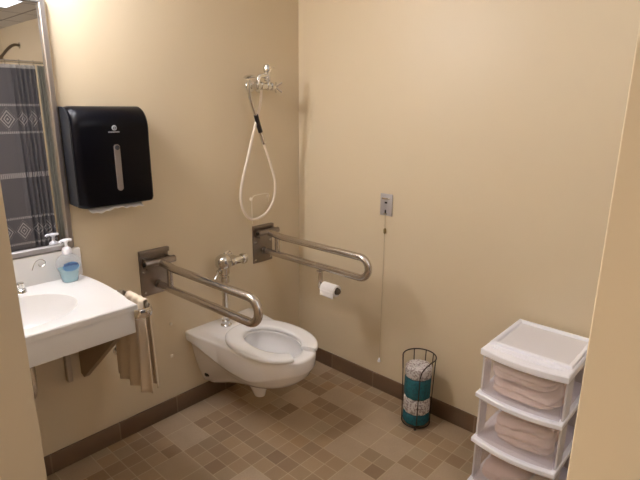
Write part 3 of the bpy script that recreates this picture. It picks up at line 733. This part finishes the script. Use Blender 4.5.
# corner posts
for y0, y1 in ((UY0, UY0 + .008), (UY1 - .008, UY1)):
    for x0, x1 in ((UX0 + .012, UX0 + .085), (UX1 - .05, UX1 - .006)):
        B('side_post', FROST, (x0, x1, y0, y1, .02, UZ - .030), t, .002)
B('back_panel', FROST, (UX1 - .010, UX1 - .006, UY0 + .01, UY1 - .01, .02, UZ - .03), t)
for z in zs:
    z0, z1 = z + .014, z + .014 + (.170 if z < .4 else .158)
    bm = bmesh.new(); n = 18
    def fr(d, zz_):
        a = [Vector((UX0 + .004 + bow(UY0 + .012 + (UY1 - UY0 - .024) * k / n) + d, UY0 + .012 + (UY1 - UY0 - .024) * k / n, zz_)) for k in range(n + 1)]
        return a
    o = fr(0, z0) + list(reversed(fr(.003, z0))); o2 = fr(0, z1) + list(reversed(fr(.003, z1)))
    loft(bm, [o, o2]); d = link('drawer_front', bm, CLEAR, t, angle=.9)
    bm = bmesh.new()
    for y in (UY0 + .012, UY1 - .015): box(bm, UX0 + .01, UX1 - .02, y, y + .003, z0, z1 - .02)
    box(bm, UX0 + .01, UX1 - .02, UY0 + .012, UY1 - .012, z0 - .001, z0 + .002)
    o_ = link('drawer_tub', bm, TUB, t, smooth=False)

# folded cloths inside the drawers
def bundle(label, m, cx, cy, z0, ax, ay, h, layers, seed, yaw=0, lean=0):
    rnd = random.Random(seed); bm = bmesh.new(); nu, nv = 72, 40; rings = []
    off = Vector((seed * 3.1, seed * 1.7, 0))
    for j in range(nv + 1):
        v = j / nv; ph = -PI / 2 + PI * v
        zr = sin(ph); rr = max(.02, abs(cos(ph))) ** .32
        ring = []
        for i in range(nu):
            a = 2 * PI * i / nu; ca, sa_ = cos(a), sin(a)
            x = ax * rr * math.copysign(abs(ca) ** .45, ca); y = ay * rr * math.copysign(abs(sa_) ** .45, sa_)
            z = h / 2 * (1 + math.copysign(abs(zr) ** .8, zr))
            fold = 1 - .16 * (abs(cos(z / h * PI * layers + 1.6 * noise.noise(Vector((x * 10, y * 10, seed))))) ** 8)
            x *= fold; y *= fold
            q = Vector((x * 14, y * 14, z * 30)) + off
            dn = noise.noise(q) * .016 + noise.noise(q * 2.3) * .010
            x += dn * ca; y += dn * sa_; z += .012 * noise.noise(Vector((x * 10, y * 10, seed))) * (z / h) + lean * y * (z / h)
            c_, s_ = cos(yaw), sin(yaw)
            ring.append(Vector((cx + x * c_ - y * s_, cy + x * s_ + y * c_, z0 + max(0, z))))
        rings.append(ring)
    loft(bm, rings); o = link('folded_cloth', bm, m, angle=None)
    tag(o, label, 'folded cloth', 'folded cloths inside the plastic drawers'); return o
mx = (UX0 + UX1) / 2 - .045; my = (UY0 + UY1) / 2; mx -= .018
bundle('upper beige cloth roll lying in the top clear drawer', CLOTH[0], mx, my + .012, .564, .118, .122, .068, 2, 3, .03, .0)
bundle('lower blush cloth bundle at the bottom of the top drawer', CLOTH[1], mx, my - .004, .494, .12, .130, .066, 2, 5, -.03)
bundle('blush cloth bundle in the middle clear drawer', CLOTH[1], mx + .004, my - .012, .281, .112, .116, .118, 3, 9, .06, -.12)
bundle('rose speckled cloth bundle in the bottom clear drawer', CLOTH[2], mx, my + .040, .066, .115, .085, .105, 2, 13, -.05)
bundle('pale folded cloth beside the speckled bundle in the bottom drawer', CLOTH[0], mx, my - .100, .066, .11, .034, .10, 3, 17, .0)

# small pieces that belong to a part hang under that part
SUB = {'lock': 'window', 'emblem': 'cover', 'lettering': 'cover', 'seat_hinge': 'seat', 'nozzle': 'pump',
       'label': 'bottle', 'hinge_pin': 'hinge_tube', 'bolt': 'wall_plate', 'top_rim': 'top', 'top_tray': 'top', 'front_ridge': 'top',
       'core': 'paper', 'loose_sheet': 'paper', 'water': 'bowl', 'bolt_cap': 'bowl', 'drain': 'counter', 'indicator': 'plate', 'button': 'plate',
       'lever': 'plate', 'lever_guide': 'plate', 'bead': 'cord', 'pull_bell': 'cord'}
for o in list(bpy.data.objects):
    k = o.name.split('.')[0]
    if k in SUB and o.parent and o.parent.type == 'EMPTY':
        sib = [c for c in o.parent.children if c.name.split('.')[0] == SUB[k]]
        if sib: o.parent = sib[0]; o.matrix_parent_inverse = Matrix()

# ------------------------------------------------------------------ camera
f, th, ro, yaw = 500.743, .2614004, .0084171, .7411294
cx, cy, cz = -2.1955624, -2.1910275, 1.62
g = Vector((cos(yaw), sin(yaw), 0)); r = Vector((sin(yaw), -cos(yaw), 0)); up = Vector((0, 0, 1))
F = cos(th) * g - sin(th) * up; U = sin(th) * g + cos(th) * up
r2 = cos(ro) * r + sin(ro) * U; U2 = -sin(ro) * r + cos(ro) * U
cam = bpy.data.cameras.new('camera'); co = bpy.data.objects.new('camera', cam); COL.objects.link(co)
cam.sensor_fit = 'HORIZONTAL'; cam.sensor_width = 36; cam.lens = f * 36 / 640; cam.clip_start = .01
M = Matrix.Identity(4)
for i in range(3): M[i][0], M[i][1], M[i][2], M[i][3] = r2[i], U2[i], -F[i], (cx, cy, cz)[i]
co.matrix_world = M; S.camera = co
w = bpy.data.worlds.new('world'); S.world = w; w.use_nodes = True
w.node_tree.nodes['Background'].inputs[0].default_value = (.5, .45, .4, 1); w.node_tree.nodes['Background'].inputs[1].default_value = .05
S.view_settings.view_transform = 'Standard'; S.view_settings.look = 'None'; S.view_settings.gamma = 1; S.view_settings.exposure = 1.6
S.cycles.max_bounces = 10; S.cycles.transparent_max_bounces = 16; S.cycles.diffuse_bounces = 6
